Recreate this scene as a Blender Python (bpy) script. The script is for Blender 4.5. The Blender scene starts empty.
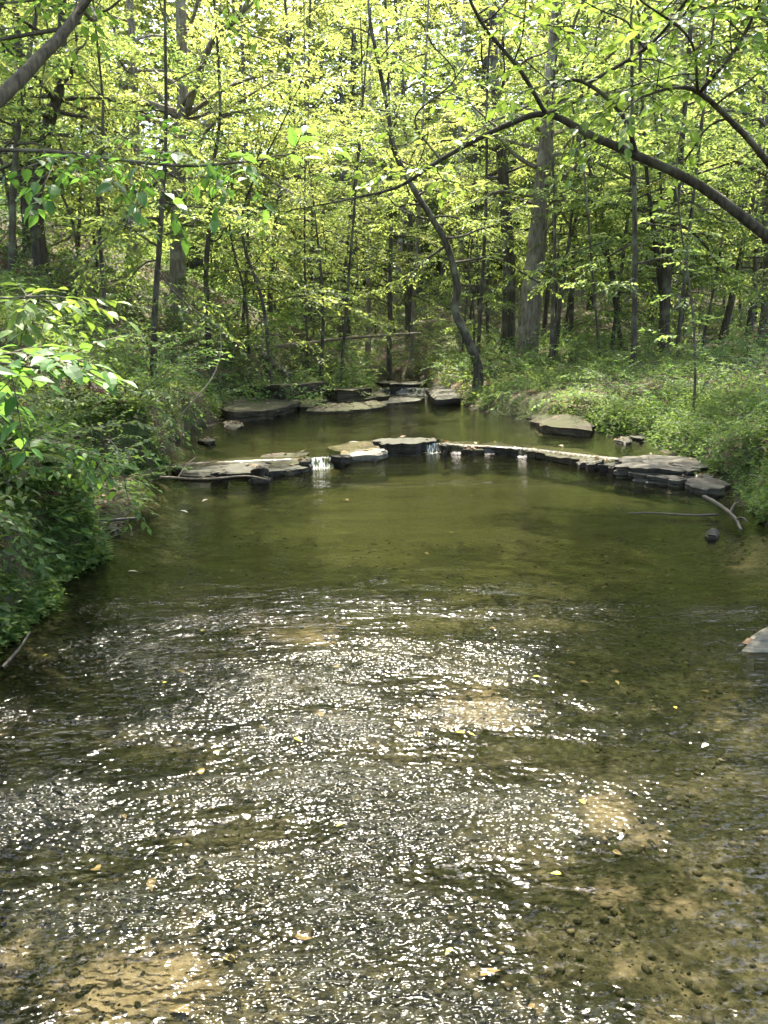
import bpy, math, random
import numpy as np
R = math.radians
C = bpy.context.scene.collection
rng = np.random.default_rng(7)

# ---------------------------------------------------------------- camera model
CAM = np.array([0.0, 0.0, 1.6]); PITCH = R(12.6); F = 770.0
FW = np.array([0, math.cos(PITCH), -math.sin(PITCH)]); UP = np.array([0, math.sin(PITCH), math.cos(PITCH)])
def ray(px, py): return FW + np.array([1.0, 0, 0]) * ((px - 384) / F) + UP * ((512 - py) / F)
def at(px, py, Y):                       # point of the place seen at that pixel, Y metres ahead
    d = ray(px, py); return CAM + d * (Y / d[1])
def on(px, py, z):                       # point at that pixel on the level z
    d = ray(px, py); return CAM + d * ((z - CAM[2]) / d[2])
def pix(p):
    q = np.asarray(p) - CAM; dep = q @ FW
    return 384 + F * q[0] / dep, 512 - F * (q @ UP) / dep

# ---------------------------------------------------------------- noise
def _h(i, j, s):
    n = np.sin(i * 127.1 + j * 311.7 + s * 74.7) * 43758.5453
    return n - np.floor(n)
def vnoise(x, y, s=0):
    x = np.asarray(x, float); y = np.asarray(y, float)
    i = np.floor(x); j = np.floor(y); u = x - i; v = y - j
    u = u * u * (3 - 2 * u); v = v * v * (3 - 2 * v)
    return ((_h(i, j, s) * (1 - u) + _h(i + 1, j, s) * u) * (1 - v) + (_h(i, j + 1, s) * (1 - u) + _h(i + 1, j + 1, s) * u) * v) * 2 - 1
def fbm(x, y, s=0, o=4):
    t = 0; a = 1.0
    for k in range(o):
        t = t + a * vnoise(np.asarray(x) * 2 ** k, np.asarray(y) * 2 ** k, s + k); a *= .5
    return t / 1.9
def sst(a, b, x):
    t = np.clip((np.asarray(x, float) - a) / (b - a), 0, 1); return t * t * (3 - 2 * t)

# ---------------------------------------------------------------- terrain
_XL = np.array([(-6, -2.6), (0, -2.2), (3.96, -2.1), (5.0, -2.12), (5.6, -2.18), (6.5, -2.42), (8.27, -2.62), (9.6, -2.75), (11, -3.05), (13, -3.3),
                (14.6, -3.15), (15.6, -2.6), (17, -1.5), (18.5, -.8), (20, -.35), (22, -.25), (25, -.4), (27, -1.6), (30, -4.5), (36, -12), (60, -40)])
_XR = np.array([(-6, 5.0), (0, 4.6), (3, 4.2), (5, 3.6), (6.45, 3.4), (8.27, 3.75), (10.5, 3.95), (11.5, 3.9), (13, 3.25), (14.6, 2.7), (17, 1.95), (19.5, 1.6),
                (23, 1.45), (26, 1.45), (28, 1.2), (31, -1), (36, -7), (60, -34)])
def xl(y): return np.interp(y, _XL[:, 0], _XL[:, 1]) + .13 * vnoise(np.asarray(y) * 1.6, 0, 3)
def xr(y): return np.interp(y, _XR[:, 0], _XR[:, 1]) + .13 * vnoise(np.asarray(y) * 1.6, 0, 5)
_LP = np.array([on(*p, .06)[:2] for p in ((190, 469), (330, 463), (358, 455), (440, 448), (525, 453), (620, 464), (700, 482))])
def yL(x): return np.interp(x, _LP[:, 0], _LP[:, 1])
def yU(x): return 21.3 + .25 * np.sin(np.asarray(x) * 3)
W1, W2 = .12, .30
def level(x, y):
    return W1 * sst(0, .12, y - yL(x)) + (W2 - W1) * sst(0, .2, y - yU(x))
def height(x, y):
    x = np.asarray(x, float); y = np.asarray(y, float)
    a, b = xl(y), xr(y); w = W1 * sst(-.1, .1, y - yL(x)) + (W2 - W1) * sst(-.1, .1, y - yU(x))
    dl = a - x; dr = x - b
    t = np.clip((x - a) / np.maximum(b - a, .1), 0, 1)
    bed = w - (.10 + .16 * np.sin(np.pi * t) ** .6) * sst(0, .5, np.minimum(x - a, b - x)) + .05 * fbm(x * 1.1, y * .9, 11) 
    edge = .5 + .15 * vnoise(y * .7, 2, 4)
    shore = sst(5.6, 6.2, y) * (1 - sst(8.8, 9.4, y))            # low muddy shelf on the left
    shelf = sst(14.2, 15.2, y) * (1 - sst(21.5, 24, y))
    dl2 = np.maximum(dl - .55 * shore - 2.3 * shelf, 0)
    pl = np.maximum(dl, 0)
    L = w + .05 * sst(0, .15, dl) + .12 * shelf * sst(0, .3, dl) + .12 * shelf * sst(.7, 1.5, dl) + edge * sst(.0, .22, dl2) + 9.0 * (1 - np.exp(-.60 * np.maximum(dl2 - .25, 0) / 9.0)) * 1.0
    L = L + .12 * fbm(x * .6, y * .6, 21) * sst(.3, 1.5, dl)
    Rr = w + (.28 + .1 * vnoise(y * .8, 1, 9)) * sst(0, .25, dr) + 1.25 * (1 - np.exp(-.30 * np.maximum(dr - .2, 0) / 1.25)) + .10 * np.maximum(dr - 5, 0) * sst(5, 12, dr)
    Rr = Rr + .10 * fbm(x * .6, y * .6, 23) * sst(.3, 1.5, dr)
    z = np.where(dl > 0, L, np.where(dr > 0, Rr, bed))
    z = np.where(y > 31, z + .06 * np.maximum(y - 31, 0), z)
    return z

# ---------------------------------------------------------------- mesh building
class Geo:
    def __init__(s): s.v = []; s.f = []; s.a = []; s.n = 0
    def add(s, v, f, a=0.5):
        v = np.asarray(v, float).reshape(-1, 3)
        for ff in (f if isinstance(f, list) else [f]): s.f.append(np.asarray(ff, int) + s.n)
        s.v.append(v); s.a.append(np.broadcast_to(np.asarray(a, float), (len(v),)).copy()); s.n += len(v)
    def mark(s): s.split = sum(len(f) for f in s.f)
    def join(s, o):
        s.mark(); k = s.n
        for v, a in zip(o.v, o.a): s.v.append(v); s.a.append(a)
        s.f += [f + k for f in o.f]; s.n += o.n; return s
    def build(s, name, mat, parent=None, smooth=True, extra=None, mat2=None):
        v = np.concatenate(s.v); me = bpy.data.meshes.new(name)
        me.vertices.add(len(v)); me.vertices.foreach_set('co', v.ravel().astype(np.float32))
        loops = np.concatenate([f.ravel() for f in s.f]); cnt = np.concatenate([np.full(len(f), f.shape[1]) for f in s.f])
        me.loops.add(len(loops)); me.loops.foreach_set('vertex_index', loops.astype(np.int32))
        me.polygons.add(len(cnt)); st = np.concatenate([[0], np.cumsum(cnt)[:-1]])
        me.polygons.foreach_set('loop_start', st.astype(np.int32))
        me.update(calc_edges=True)
        me.polygons.foreach_set('use_smooth', np.full(len(cnt), smooth, dtype=bool))
        at_ = me.attributes.new('var', 'FLOAT', 'POINT'); at_.data.foreach_set('value', np.concatenate(s.a).astype(np.float32))
        for k, arr in (extra or {}).items():
            e = me.attributes.new(k, 'FLOAT', 'POINT'); e.data.foreach_set('value', np.asarray(arr, np.float32))
        me.materials.append(mat)
        if mat2:
            me.materials.append(mat2); mi = np.zeros(len(cnt), np.int32); mi[s.split:] = 1; me.polygons.foreach_set('material_index', mi)
        o = bpy.data.objects.new(name, me); C.objects.link(o)
        if parent: o.parent = parent
        return o
def tag(o, label=None, cat=None, group=None, kind=None):
    if label: o['label'] = label
    if cat: o['category'] = cat
    if group: o['group'] = group
    if kind: o['kind'] = kind
    return o
def empty(name, loc, label, cat, group=None):
    o = bpy.data.objects.new(name, None); o.empty_display_size = .2; C.objects.link(o); o.location = loc
    return tag(o, label, cat, group)
def copy_tree(o, parent=None):
    c = o.copy(); C.objects.link(c)
    if parent: c.parent = parent
    for ch in list(o.children): copy_tree(ch, c)
    return c
def spline(P, n):
    P = np.asarray(P, float)
    if len(P) == 2: return P[0] + (P[1] - P[0]) * np.linspace(0, 1, n)[:, None]
    Q = np.vstack([2 * P[0] - P[1], P, 2 * P[-1] - P[-2]]); out = []
    for s in np.linspace(0, len(P) - 1 - 1e-6, n):
        i = int(s); t = s - i; a, b, c, d = Q[i:i + 4]
        out.append(.5 * (2 * b + (c - a) * t + (2 * a - 5 * b + 4 * c - d) * t * t + (3 * b - a - 3 * c + d) * t ** 3))
    return np.array(out)
def unit(v): return v / np.maximum(np.linalg.norm(v, axis=-1, keepdims=True), 1e-9)
def tube(g, P, rad, seg=6, a=.5, rough=0.0):
    P = np.asarray(P, float); n = len(P); rad = np.broadcast_to(rad, (n,))
    T = unit(np.gradient(P, axis=0)); N = np.zeros_like(P)
    x = np.cross(T[0], [0, 0, 1.0]); 
    if np.linalg.norm(x) < .1: x = np.cross(T[0], [1.0, 0, 0])
    N[0] = unit(x)
    for i in range(1, n):
        N[i] = unit(N[i - 1] - T[i] * (N[i - 1] @ T[i]))
    B = np.cross(T, N); th = np.arange(seg) * 2 * math.pi / seg
    rr = rad[:, None] * np.ones(seg)[None]
    if rough: rr = rr * (1 + rough * (rng.random((n, seg)) - .5))
    V = P[:, None] + rr[..., None] * (np.cos(th)[None, :, None] * N[:, None] + np.sin(th)[None, :, None] * B[:, None])
    i = np.arange(n - 1)[:, None] * seg; j = np.arange(seg)[None]; k = (j + 1) % seg
    f = np.stack([i + j, i + k, i + seg + k, i + seg + j], -1).reshape(-1, 4)
    V = np.vstack([V.reshape(-1, 3), P[-1:] + T[-1:] * rad[-1]])
    tip = np.stack([(n - 1) * seg + np.arange(seg), (n - 1) * seg + (np.arange(seg) + 1) % seg, np.full(seg, n * seg)], -1)
    g.add(V, [f, tip], a)
def leaves(g, pos, d, up, L, W, mode='quad', var=None):
    pos = np.asarray(pos); n = len(pos)
    if n == 0: return
    d = unit(d); s = unit(np.cross(d, up)); nn = np.cross(s, d)
    L = np.broadcast_to(L, (n,))[:, None]; W = np.broadcast_to(W, (n,))[:, None]
    if var is None: var = rng.random(n)
    b = np.arange(n)[:, None]
    if mode == 'quad':
        V = np.stack([pos, pos + d * L * .42 + s * W * .5 + nn * W * .14, pos + d * L - nn * L * .12, pos + d * L * .42 - s * W * .5 + nn * W * .14], 1)
        g.add(V.reshape(-1, 3), b * 4 + np.array([[0, 1, 2, 3]]), np.repeat(var, 4))
    else:
        ts = [0, .16, .42, .7, 1]; ws = [0, .34, .5, .33, 0]; dr = [0, .0, .03, .09, .2]
        mid = [pos + d * L * t - nn * L * q for t, q in zip(ts, dr)]
        lf = [mid[k] + s * W * ws[k] + nn * W * .22 * ws[k] for k in (1, 2, 3)]; rt = [mid[k] - s * W * ws[k] + nn * W * .22 * ws[k] for k in (1, 2, 3)]
        V = np.stack(mid + lf + rt, 1)
        t = np.array([[0, 1, 5], [3, 4, 7], [0, 8, 1], [3, 10, 4]]); q = np.array([[1, 2, 6, 5], [2, 3, 7, 6], [1, 8, 9, 2], [2, 9, 10, 3]])
        g.add(V.reshape(-1, 3), [(b[:, :, None] * 11 + t[None]).reshape(-1, 3), (b[:, :, None] * 11 + q[None]).reshape(-1, 4)], np.repeat(var, 11))

def rot(v, axis, ang):
    axis = unit(np.asarray(axis, float)); c, s = math.cos(ang), math.sin(ang)
    return v * c + np.cross(axis, v) * s + axis * (axis @ v) * (1 - c)
def twig(gl, gb, p, d, length, leaf, mode, droop=.25, spacing=.55, twigr=.003, jit=.35, wr=.55):
    d = unit(d); n = 6
    if mode == 'quad' and length > .55:                       # a long twig forks into a flat spray
        for sg in (-1, 1):
            sd_ = unit(np.cross(d, [0, 0, 1.0]) + 1e-6) * sg
            for q in (.3, .6): twig(gl, None, p + d * length * q, d * .7 + sd_ * .8 + np.array([0, 0, rng.normal(0, .12)]), min(.5, length * (.62 - .35 * q)), leaf, mode, droop, spacing, twigr, jit, wr)
    t = np.linspace(0, 1, n)[:, None]
    P = p + d * length * t + np.array([0, 0, -1.0]) * droop * length * t * t
    if gb is not None: tube(gb, P, np.linspace(twigr, twigr * .5, n), 3)
    m = max(3, int(length / (leaf * spacing)))
    tt = (np.arange(m) + rng.random(m) * .5 + .6) / (m + .4); tt = np.clip(tt, 0, 1)
    pos = np.stack([np.interp(tt, t[:, 0], P[:, k]) for k in range(3)], 1)
    side = unit(np.cross(d, [0, 0, 1.0])); sg = np.where(np.arange(m) % 2 == 0, 1, -1)[:, None]
    ld = d * .75 + side * sg * .75 * (1 - (tt > .93)[:, None] * .8) + rng.normal(0, .22, (m, 3)) + np.array([0, 0, -.22])
    up = np.array([0, 0, 1.0]) + rng.normal(0, jit, (m, 3))
    LL = leaf * rng.uniform(.65, 1.25, m)
    leaves(gl, pos, ld, up, LL, LL * rng.uniform(wr * .85, wr * 1.15, m), mode)
def branch(gl, gb, p, d, length, r, leaf, mode='quad', twl=.5, step=.16, droop=.12, wig=.2, start=.2, seg=5, twigtube=True, spacing=.55, twigr=.003, jit=.35):
    n = 7; d = unit(d); P = [np.array(p, float)]
    for i in range(1, n):
        d = unit(d + rng.normal(0, wig, 3) + np.array([0, 0, -droop / 3]))
        P.append(P[-1] + d * length / (n - 1))
    P = spline(P, 10); tube(gb, P, np.linspace(r, max(r * .22, .002), len(P)), seg)
    k = max(2, int(length * (1 - start) / step)); sgn = 1
    for j in range(k):
        s = start + (1 - start) * (j + rng.random() * .6) / k
        i = min(int(s * (len(P) - 1)), len(P) - 2); q = P[i] + (P[i + 1] - P[i]) * (s * (len(P) - 1) - i)
        T = unit(P[i + 1] - P[i]); side = unit(np.cross(T, [0, 0, 1.0]) + 1e-6); sgn = -sgn
        dd = T * .8 + side * sgn * rng.uniform(.5, 1.1) + np.array([0, 0, rng.normal(.05, .18)])
        twig(gl, gb if twigtube else None, q, dd, twl * (1.1 - .55 * s) * rng.uniform(.6, 1.3), leaf, mode, .2, spacing, twigr, jit)
    twig(gl, gb if twigtube else None, P[-1], P[-1] - P[-2], twl * .7, leaf, mode, .2, spacing, twigr, jit)
    return P
def tree(name, path, r0, r1, nbr, first, blen, leaf, bark, leafmat, label, cat='tree', group=None, elev=(.05, .6), mode='quad', twl=.5, step=.16, droop=.15,
         seg=8, skip=None, limbs=(), twigtube=False, spacing=.55, top=1.0, jit=.35, lmul=1.0, flare=.28):
    path = np.asarray(path, float); base = path[0].copy()
    P = spline(path - base, max(10, 5 * len(path))); n = len(P); t = np.linspace(0, 1, n)
    rad = r0 * (1 - t) ** 1.0 + r1 * t; rad = rad * (1 + flare * np.exp(-t * 28)); 
    gt, gb, gl = Geo(), Geo(), Geo()
    P2 = np.vstack([P[:1] - [0, 0, .35], P]); tube(gt, P2, np.concatenate([[rad[0] * 1.1], rad]), seg, rough=.10)
    az = rng.random() * 6.28; drawn = []
    for i in range(nbr):
        s = first + (1 - first) * (i + rng.random()) / nbr; k = min(int(s * (n - 1)), n - 2); p = P[k] + (P[k + 1] - P[k]) * (s * (n - 1) - k)
        az += 2.4 + rng.normal(0, .4)
        if skip and skip(p + base, az): continue
        u = (s - first) / (1 - first); e = elev[0] + (elev[1] - elev[0]) * u + rng.normal(0, .12)
        ln = blen * (1 - .55 * u ** 1.5) * rng.uniform(.6, 1.25)
        d = np.array([math.cos(az) * math.cos(e), math.sin(az) * math.cos(e), math.sin(e)])
        branch(gl, gb, p, d, ln, min(rad[k] * .45, .012 + .014 * ln), leaf, mode, twl, step, droop, twigtube=twigtube, spacing=spacing, jit=jit)
    if top: branch(gl, gb, P[-1], P[-1] - P[-2], blen * .5 * top, r1, leaf, mode, twl, step, 0, twigtube=twigtube, spacing=spacing, jit=jit)
    for (lp, lr0, lr1, lfirst, sub, sublen) in limbs:                    # drawn limbs: path, radii, share that is bare, side branches
        LP = spline(np.asarray(lp, float) - base, 6 * len(lp)); lg = Geo(); drawn.append(lg); tube(lg, LP, np.linspace(lr0, lr1, len(LP)), 7, rough=.12)
        for j in range(sub):
            s = lfirst + (1 - lfirst) * (j + rng.random()) / max(sub, 1); k = min(int(s * (len(LP) - 1)), len(LP) - 2)
            T = unit(LP[k + 1] - LP[k]); d = T * .6 + unit(np.cross(T, [0, 0, 1.])) * rng.choice([-1, 1]) * rng.uniform(.4, 1) + np.array([0, 0, rng.uniform(-.15, .5)])
            branch(gl, gb, LP[k], d, sublen * rng.uniform(.6, 1.3), max(lr1 * .8, .006), leaf, mode, twl, step, droop, twigtube=twigtube, spacing=spacing, jit=jit)
    root = empty(name, base, label, cat, group)
    gt.build('trunk', bark, root)
    gb.join(gl).build('crown', bark, root, smooth=False, mat2=leafmat)
    for lm in drawn: lm.build('limb', bark, root)
    return root

# ---------------------------------------------------------------- materials
def mat(name):
    m = bpy.data.materials.new(name); m.use_nodes = True; nt = m.node_tree; nt.nodes.clear()
    out = nt.nodes.new('ShaderNodeOutputMaterial')
    def N(t, **kw):
        n = nt.nodes.new('ShaderNode' + t)
        for k, v in kw.items():
            if k.startswith('i_'):
                key = k[2:].replace('_', ' ')
                n.inputs[key].default_value = v
            else: setattr(n, k, v)
        return n
    def K(a, b): nt.links.new(a, b)
    return m, N, K, out
def ramp(N, K, src, stops):
    r = N('ValToRGB'); e = r.color_ramp.elements
    while len(e) < len(stops): e.new(.5)
    for i, (p, c) in enumerate(stops): e[i].position = p; e[i].color = (*c, 1)
    K(src, r.inputs[0]); return r.outputs[0]
def leafmat(name, dark, mid, light, trans, tf=.45, rough=.42, spec=.45):
    m, N, K, out = mat(name)
    a = N('Attribute', attribute_name='var'); oi = N('ObjectInfo')
    geo = N('NewGeometry')
    mx = N('MixRGB', blend_type='MIX'); col = ramp(N, K, a.outputs['Fac'], [(0, dark), (.5, mid), (1, light)])
    hs = N('HueSaturation'); mr = N('MapRange'); K(oi.outputs['Random'], mr.inputs[0]); mr.inputs[3].default_value = .475; mr.inputs[4].default_value = .515
    K(mr.outputs[0], hs.inputs['Hue']); mv = N('MapRange'); K(oi.outputs['Random'], mv.inputs[0]); mv.inputs[3].default_value = 1.15; mv.inputs[4].default_value = .85
    K(mv.outputs[0], hs.inputs['Value']); K(col, hs.inputs['Color'])
    p = N('BsdfPrincipled'); K(hs.outputs[0], p.inputs['Base Color']); p.inputs['Roughness'].default_value = rough; p.inputs['Specular IOR Level'].default_value = spec
    tr = N('BsdfTranslucent'); tc = N('MixRGB', blend_type='MULTIPLY'); tc.inputs[0].default_value = 1.0
    tcol = ramp(N, K, a.outputs['Fac'], [(0, tuple(c * .75 for c in trans)), (1, tuple(min(1, c * 1.2) for c in trans))])
    h2 = N('HueSaturation'); K(mr.outputs[0], h2.inputs['Hue']); K(tcol, h2.inputs['Color'])
    K(h2.outputs[0], tr.inputs['Color'])
    ms = N('MixShader'); ms.inputs[0].default_value = tf; K(p.outputs[0], ms.inputs[1]); K(tr.outputs[0], ms.inputs[2]); K(ms.outputs[0], out.inputs[0])
    return m
def barkmat(name, c0, c1, c2, sc=1.0):
    m, N, K, out = mat(name)
    tc = N('TexCoord'); mp = N('Mapping'); mp.inputs['Scale'].default_value = (14 * sc, 14 * sc, 2.2 * sc); K(tc.outputs['Object'], mp.inputs[0])
    n1 = N('TexNoise'); n1.inputs['Scale'].default_value = 1.6; n1.inputs['Detail'].default_value = 6; n1.inputs['Roughness'].default_value = .65; K(mp.outputs[0], n1.inputs[0])
    n2 = N('TexNoise'); n2.inputs['Scale'].default_value = 2.3; n2.inputs['Detail'].default_value = 3; K(tc.outputs['Object'], n2.inputs[0])
    c = ramp(N, K, n1.outputs[0], [(.32, c0), (.55, c1), (.75, c2)])
    li = ramp(N, K, n2.outputs[0], [(.52, (0, 0, 0)), (.66, (1, 1, 1))])
    mx = N('MixRGB'); K(li, mx.inputs[0]); K(c, mx.inputs[1]); mx.inputs[2].default_value = (*[v * .8 + .05 * k for v, k in zip(c2, (.7, 1, .6))], 1)
    p = N('BsdfPrincipled'); K(mx.outputs[0], p.inputs['Base Color']); p.inputs['Roughness'].default_value = .9; p.inputs['Specular IOR Level'].default_value = .25
    b = N('Bump'); b.inputs['Strength'].default_value = .8; b.inputs['Distance'].default_value = .02; K(n1.outputs[0], b.inputs['Height']); K(b.outputs[0], p.inputs['Normal'])
    K(p.outputs[0], out.inputs[0]); return m
def simple(name, col, rough=.6, var=.3, scale=20, bump=.003):
    m, N, K, out = mat(name)
    tc = N('TexCoord'); n = N('TexNoise'); n.inputs['Scale'].default_value = scale; n.inputs['Detail'].default_value = 5; K(tc.outputs['Object'], n.inputs[0])
    c = ramp(N, K, n.outputs[0], [(.3, tuple(v * (1 - var) for v in col)), (.7, tuple(v * (1 + var) for v in col))])
    p = N('BsdfPrincipled'); K(c, p.inputs['Base Color']); p.inputs['Roughness'].default_value = rough
    b = N('Bump'); b.inputs['Strength'].default_value = .7; b.inputs['Distance'].default_value = bump; K(n.outputs[0], b.inputs['Height']); K(b.outputs[0], p.inputs['Normal'])
    K(p.outputs[0], out.inputs[0]); return m
L_CAN = leafmat('canopy_leaf', (.034, .068, .02), (.06, .10, .03), (.10, .14, .045), (.29, .355, .085), .56, .5, .3)
L_UND = leafmat('understory_leaf', (.032, .075, .016), (.055, .11, .025), (.085, .14, .03), (.27, .35, .075), .54, .5, .3)
L_SHR = leafmat('shrub_leaf', (.035, .08, .025), (.065, .12, .035), (.10, .16, .05), (.20, .31, .06), .45, .5, .3)
L_NEAR = leafmat('near_leaf', (.04, .11, .02), (.06, .14, .025), (.08, .17, .03), (.20, .36, .05), .42, .45, .3)
L_HERB = leafmat('herb_leaf', (.035, .075, .02), (.065, .115, .03), (.11, .16, .045), (.20, .31, .06), .45, .55, .25)
BARK_G = barkmat('grey_bark', (.06, .048, .034), (.17, .14, .10), (.28, .235, .175))
BARK_D = barkmat('dark_bark', (.024, .019, .013), (.065, .053, .038), (.125, .105, .075))
BARK_B = barkmat('brown_bark', (.04, .03, .022), (.10, .08, .055), (.17, .14, .10), 1.4)

def ground_mat():
    m, N, K, out = mat('forest_floor_and_creek_bed')
    tc = N('TexCoord'); P = tc.outputs['Object']
    def noise(s, d=5, r=.6):
        n = N('TexNoise'); n.inputs['Scale'].default_value = s; n.inputs['Detail'].default_value = d; n.inputs['Roughness'].default_value = r; K(P, n.inputs[0]); return n.outputs[0]
    # dry floor: leaf litter
    v = N('TexVoronoi'); v.inputs['Scale'].default_value = 14; v.inputs['Randomness'].default_value = 1; K(P, v.inputs[0])
    lit = ramp(N, K, noise(9, 6, .7), [(.3, (.035, .024, .014)), (.5, (.10, .07, .04)), (.72, (.20, .15, .09))])
    lit2 = N('MixRGB', blend_type='MULTIPLY'); lit2.inputs[0].default_value = .5; K(lit, lit2.inputs[1]); K(v.outputs['Color'], lit2.inputs[2])
    green = ramp(N, K, noise(1.3, 4), [(.42, (0, 0, 0)), (.6, (1, 1, 1))])
    dry = N('MixRGB'); K(green, dry.inputs[0]); K(lit2.outputs[0], dry.inputs[1]); dry.inputs[2].default_value = (.05, .065, .02, 1)
    # bed
    v2 = N('TexVoronoi'); v2.inputs['Scale'].default_value = 26; K(P, v2.inputs[0])
    pb = ramp(N, K, noise(2.1, 7, .62), [(.30, (.006, .007, .005)), (.47, (.015, .0165, .0115)), (.60, (.036, .035, .025)), (.75, (.075, .067, .048))])
    gv = N('TexVoronoi'); gv.inputs['Scale'].default_value = 48; K(P, gv.inputs[0]); gsp = ramp(N, K, gv.outputs['Color'], [(.15, (.25, .25, .25)), (.6, (.5, .5, .5)), (.95, (.85, .83, .78))])
    pb3 = N('MixRGB', blend_type='OVERLAY'); pb3.inputs[0].default_value = .8; K(pb, pb3.inputs[1]); K(gsp, pb3.inputs[2])
    pb2 = N('MixRGB', blend_type='OVERLAY'); pb2.inputs[0].default_value = .7; K(pb3.outputs[0], pb2.inputs[1]); K(ramp(N, K, noise(22, 6, .75), [(.35, (.12, .12, .12)), (.65, (.88, .87, .83))]), pb2.inputs[2])
    sa = N('Attribute', attribute_name='sand')
    sandc = ramp(N, K, noise(40, 5, .7), [(.3, (.085, .071, .053)), (.7, (.17, .145, .108))])
    sn = N('Math', operation='MULTIPLY_ADD'); K(noise(5.5, 6, .7), sn.inputs[0]); sn.inputs[1].default_value = 2.6; sn.inputs[2].default_value = -1.3
    sm = N('Math', operation='ADD'); K(sa.outputs['Fac'], sm.inputs[0]); K(sn.outputs[0], sm.inputs[1])
    smr = N('MapRange'); smr.inputs[1].default_value = .35; smr.inputs[2].default_value = .95; K(sm.outputs[0], smr.inputs[0])
    bed = N('MixRGB'); K(smr.outputs[0], bed.inputs[0]); K(pb2.outputs[0], bed.inputs[1]); K(sandc, bed.inputs[2])
    pa = N('Attribute', attribute_name='algae'); bd2 = N('MixRGB'); K(pa.outputs['Fac'], bd2.inputs[0]); K(bed.outputs[0], bd2.inputs[1]); bd2.inputs[2].default_value = (.023, .026, .008, 1); bed = bd2
    wa = N('Attribute', attribute_name='wet')
    mx = N('MixRGB'); K(wa.outputs['Fac'], mx.inputs[0]); K(dry.outputs[0], mx.inputs[1]); K(bed.outputs[0], mx.inputs[2])
    p = N('BsdfPrincipled'); K(mx.outputs[0], p.inputs['Base Color']); p.inputs['Roughness'].default_value = .85
    sp = N('MapRange'); K(wa.outputs['Fac'], sp.inputs[0]); sp.inputs[3].default_value = .25; sp.inputs[4].default_value = .02; K(sp.outputs[0], p.inputs['Specular IOR Level'])   # stone under water hardly shines
    b = N('Bump'); b.inputs['Strength'].default_value = .9; b.inputs['Distance'].default_value = .03
    hm = N('Math', operation='MULTIPLY_ADD'); K(v2.outputs['Distance'], hm.inputs[0]); hm.inputs[1].default_value = .5; K(noise(18, 6, .7), hm.inputs[2])
    K(hm.outputs[0], b.inputs['Height']); K(b.outputs[0], p.inputs['Normal'])
    K(p.outputs[0], out.inputs[0]); return m
def water_mat():
    m, N, K, out = mat('creek_water')
    tc = N('TexCoord'); P = tc.outputs['Object']
    def noise(s, sc=(1, 1, 1), rz=0, d=3, r=.5, dist=0.):
        mp = N('Mapping'); mp.inputs['Scale'].default_value = sc; mp.inputs['Rotation'].default_value = (0, 0, rz); K(P, mp.inputs[0])
        n = N('TexNoise'); n.inputs['Scale'].default_value = s; n.inputs['Detail'].default_value = d; n.inputs['Roughness'].default_value = r; n.inputs['Distortion'].default_value = dist
        K(mp.outputs[0], n.inputs[0]); return n.outputs[0]
    def math_(op, a, b):
        x = N('Math', operation=op)
        for i, q in enumerate((a, b)):
            if isinstance(q, (int, float)): x.inputs[i].default_value = q
            else: K(q, x.inputs[i])
        return x.outputs[0]
    rip = N('Attribute', attribute_name='rip').outputs['Fac']
    fine = noise(44, (.7, 1.1, 1), R(-14), 1, .4, .0)          # scale-like wavelets of the riffle
    mid = noise(13, (.7, 1.25, 1), R(-8), 1, .4, .0)
    long_ = noise(3.0, (.45, 2.2, 1), R(4), 3, .55, .4)           # drawn-out ripples of the pool
    poolf = noise(16, (.5, 2.0, 1), R(4), 2, .5, .2)
    rf = math_('ADD', math_('MULTIPLY', fine, .022), math_('MULTIPLY', mid, .030))
    pf = math_('ADD', math_('MULTIPLY', long_, .0075), math_('MULTIPLY', poolf, .0022))
    patch = noise(1.5, (.7, 1.5, 1), R(-24), 4, .6)
    pr = N('MapRange'); pr.inputs[1].default_value = .40; pr.inputs[2].default_value = .58; pr.inputs[3].default_value = .16; pr.inputs[4].default_value = 1.1; K(patch, pr.inputs[0])
    k = math_('MULTIPLY', rip, pr.outputs[0])
    h = math_('ADD', math_('MULTIPLY', rf, k), pf)
    b = N('Bump'); b.inputs['Strength'].default_value = 1.0; b.inputs['Distance'].default_value = 1.0; K(h, b.inputs['Height'])
    fr = N('Fresnel'); fr.inputs['IOR'].default_value = 1.36; K(b.outputs[0], fr.inputs['Normal'])
    gl = N('BsdfGlossy'); K(math_('ADD', math_('MULTIPLY', k, .19), .03), gl.inputs['Roughness']); K(b.outputs[0], gl.inputs['Normal'])
    tr = N('BsdfTransparent'); tr.inputs[0].default_value = (.87, .85, .72, 1)
    ms = N('MixShader'); K(fr.outputs[0], ms.inputs[0]); K(tr.outputs[0], ms.inputs[1]); K(gl.outputs[0], ms.inputs[2])
    mk = N('Attribute', attribute_name='murk').outputs['Fac']
    md = N('BsdfDiffuse'); md.inputs[0].default_value = (.02, .022, .009, 1)
    mm = N('MixShader'); K(mk, mm.inputs[0]); K(tr.outputs[0], mm.inputs[1]); K(md.outputs[0], mm.inputs[2]); K(mm.outputs[0], ms.inputs[1])
    fa = N('Attribute', attribute_name='foam').outputs['Fac']
    st = noise(30, (1.6, .25, .25), 0, 3, .6); fs = N('MapRange'); fs.inputs[1].default_value = .48; fs.inputs[2].default_value = .6; K(st, fs.inputs[0])
    df = N('BsdfDiffuse'); df.inputs[0].default_value = (.62, .64, .56, 1)
    m2 = N('MixShader'); K(math_('MULTIPLY', fa, fs.outputs[0]), m2.inputs[0]); K(ms.outputs[0], m2.inputs[1]); K(df.outputs[0], m2.inputs[2])
    K(m2.outputs[0], out.inputs[0]); return m
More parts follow.
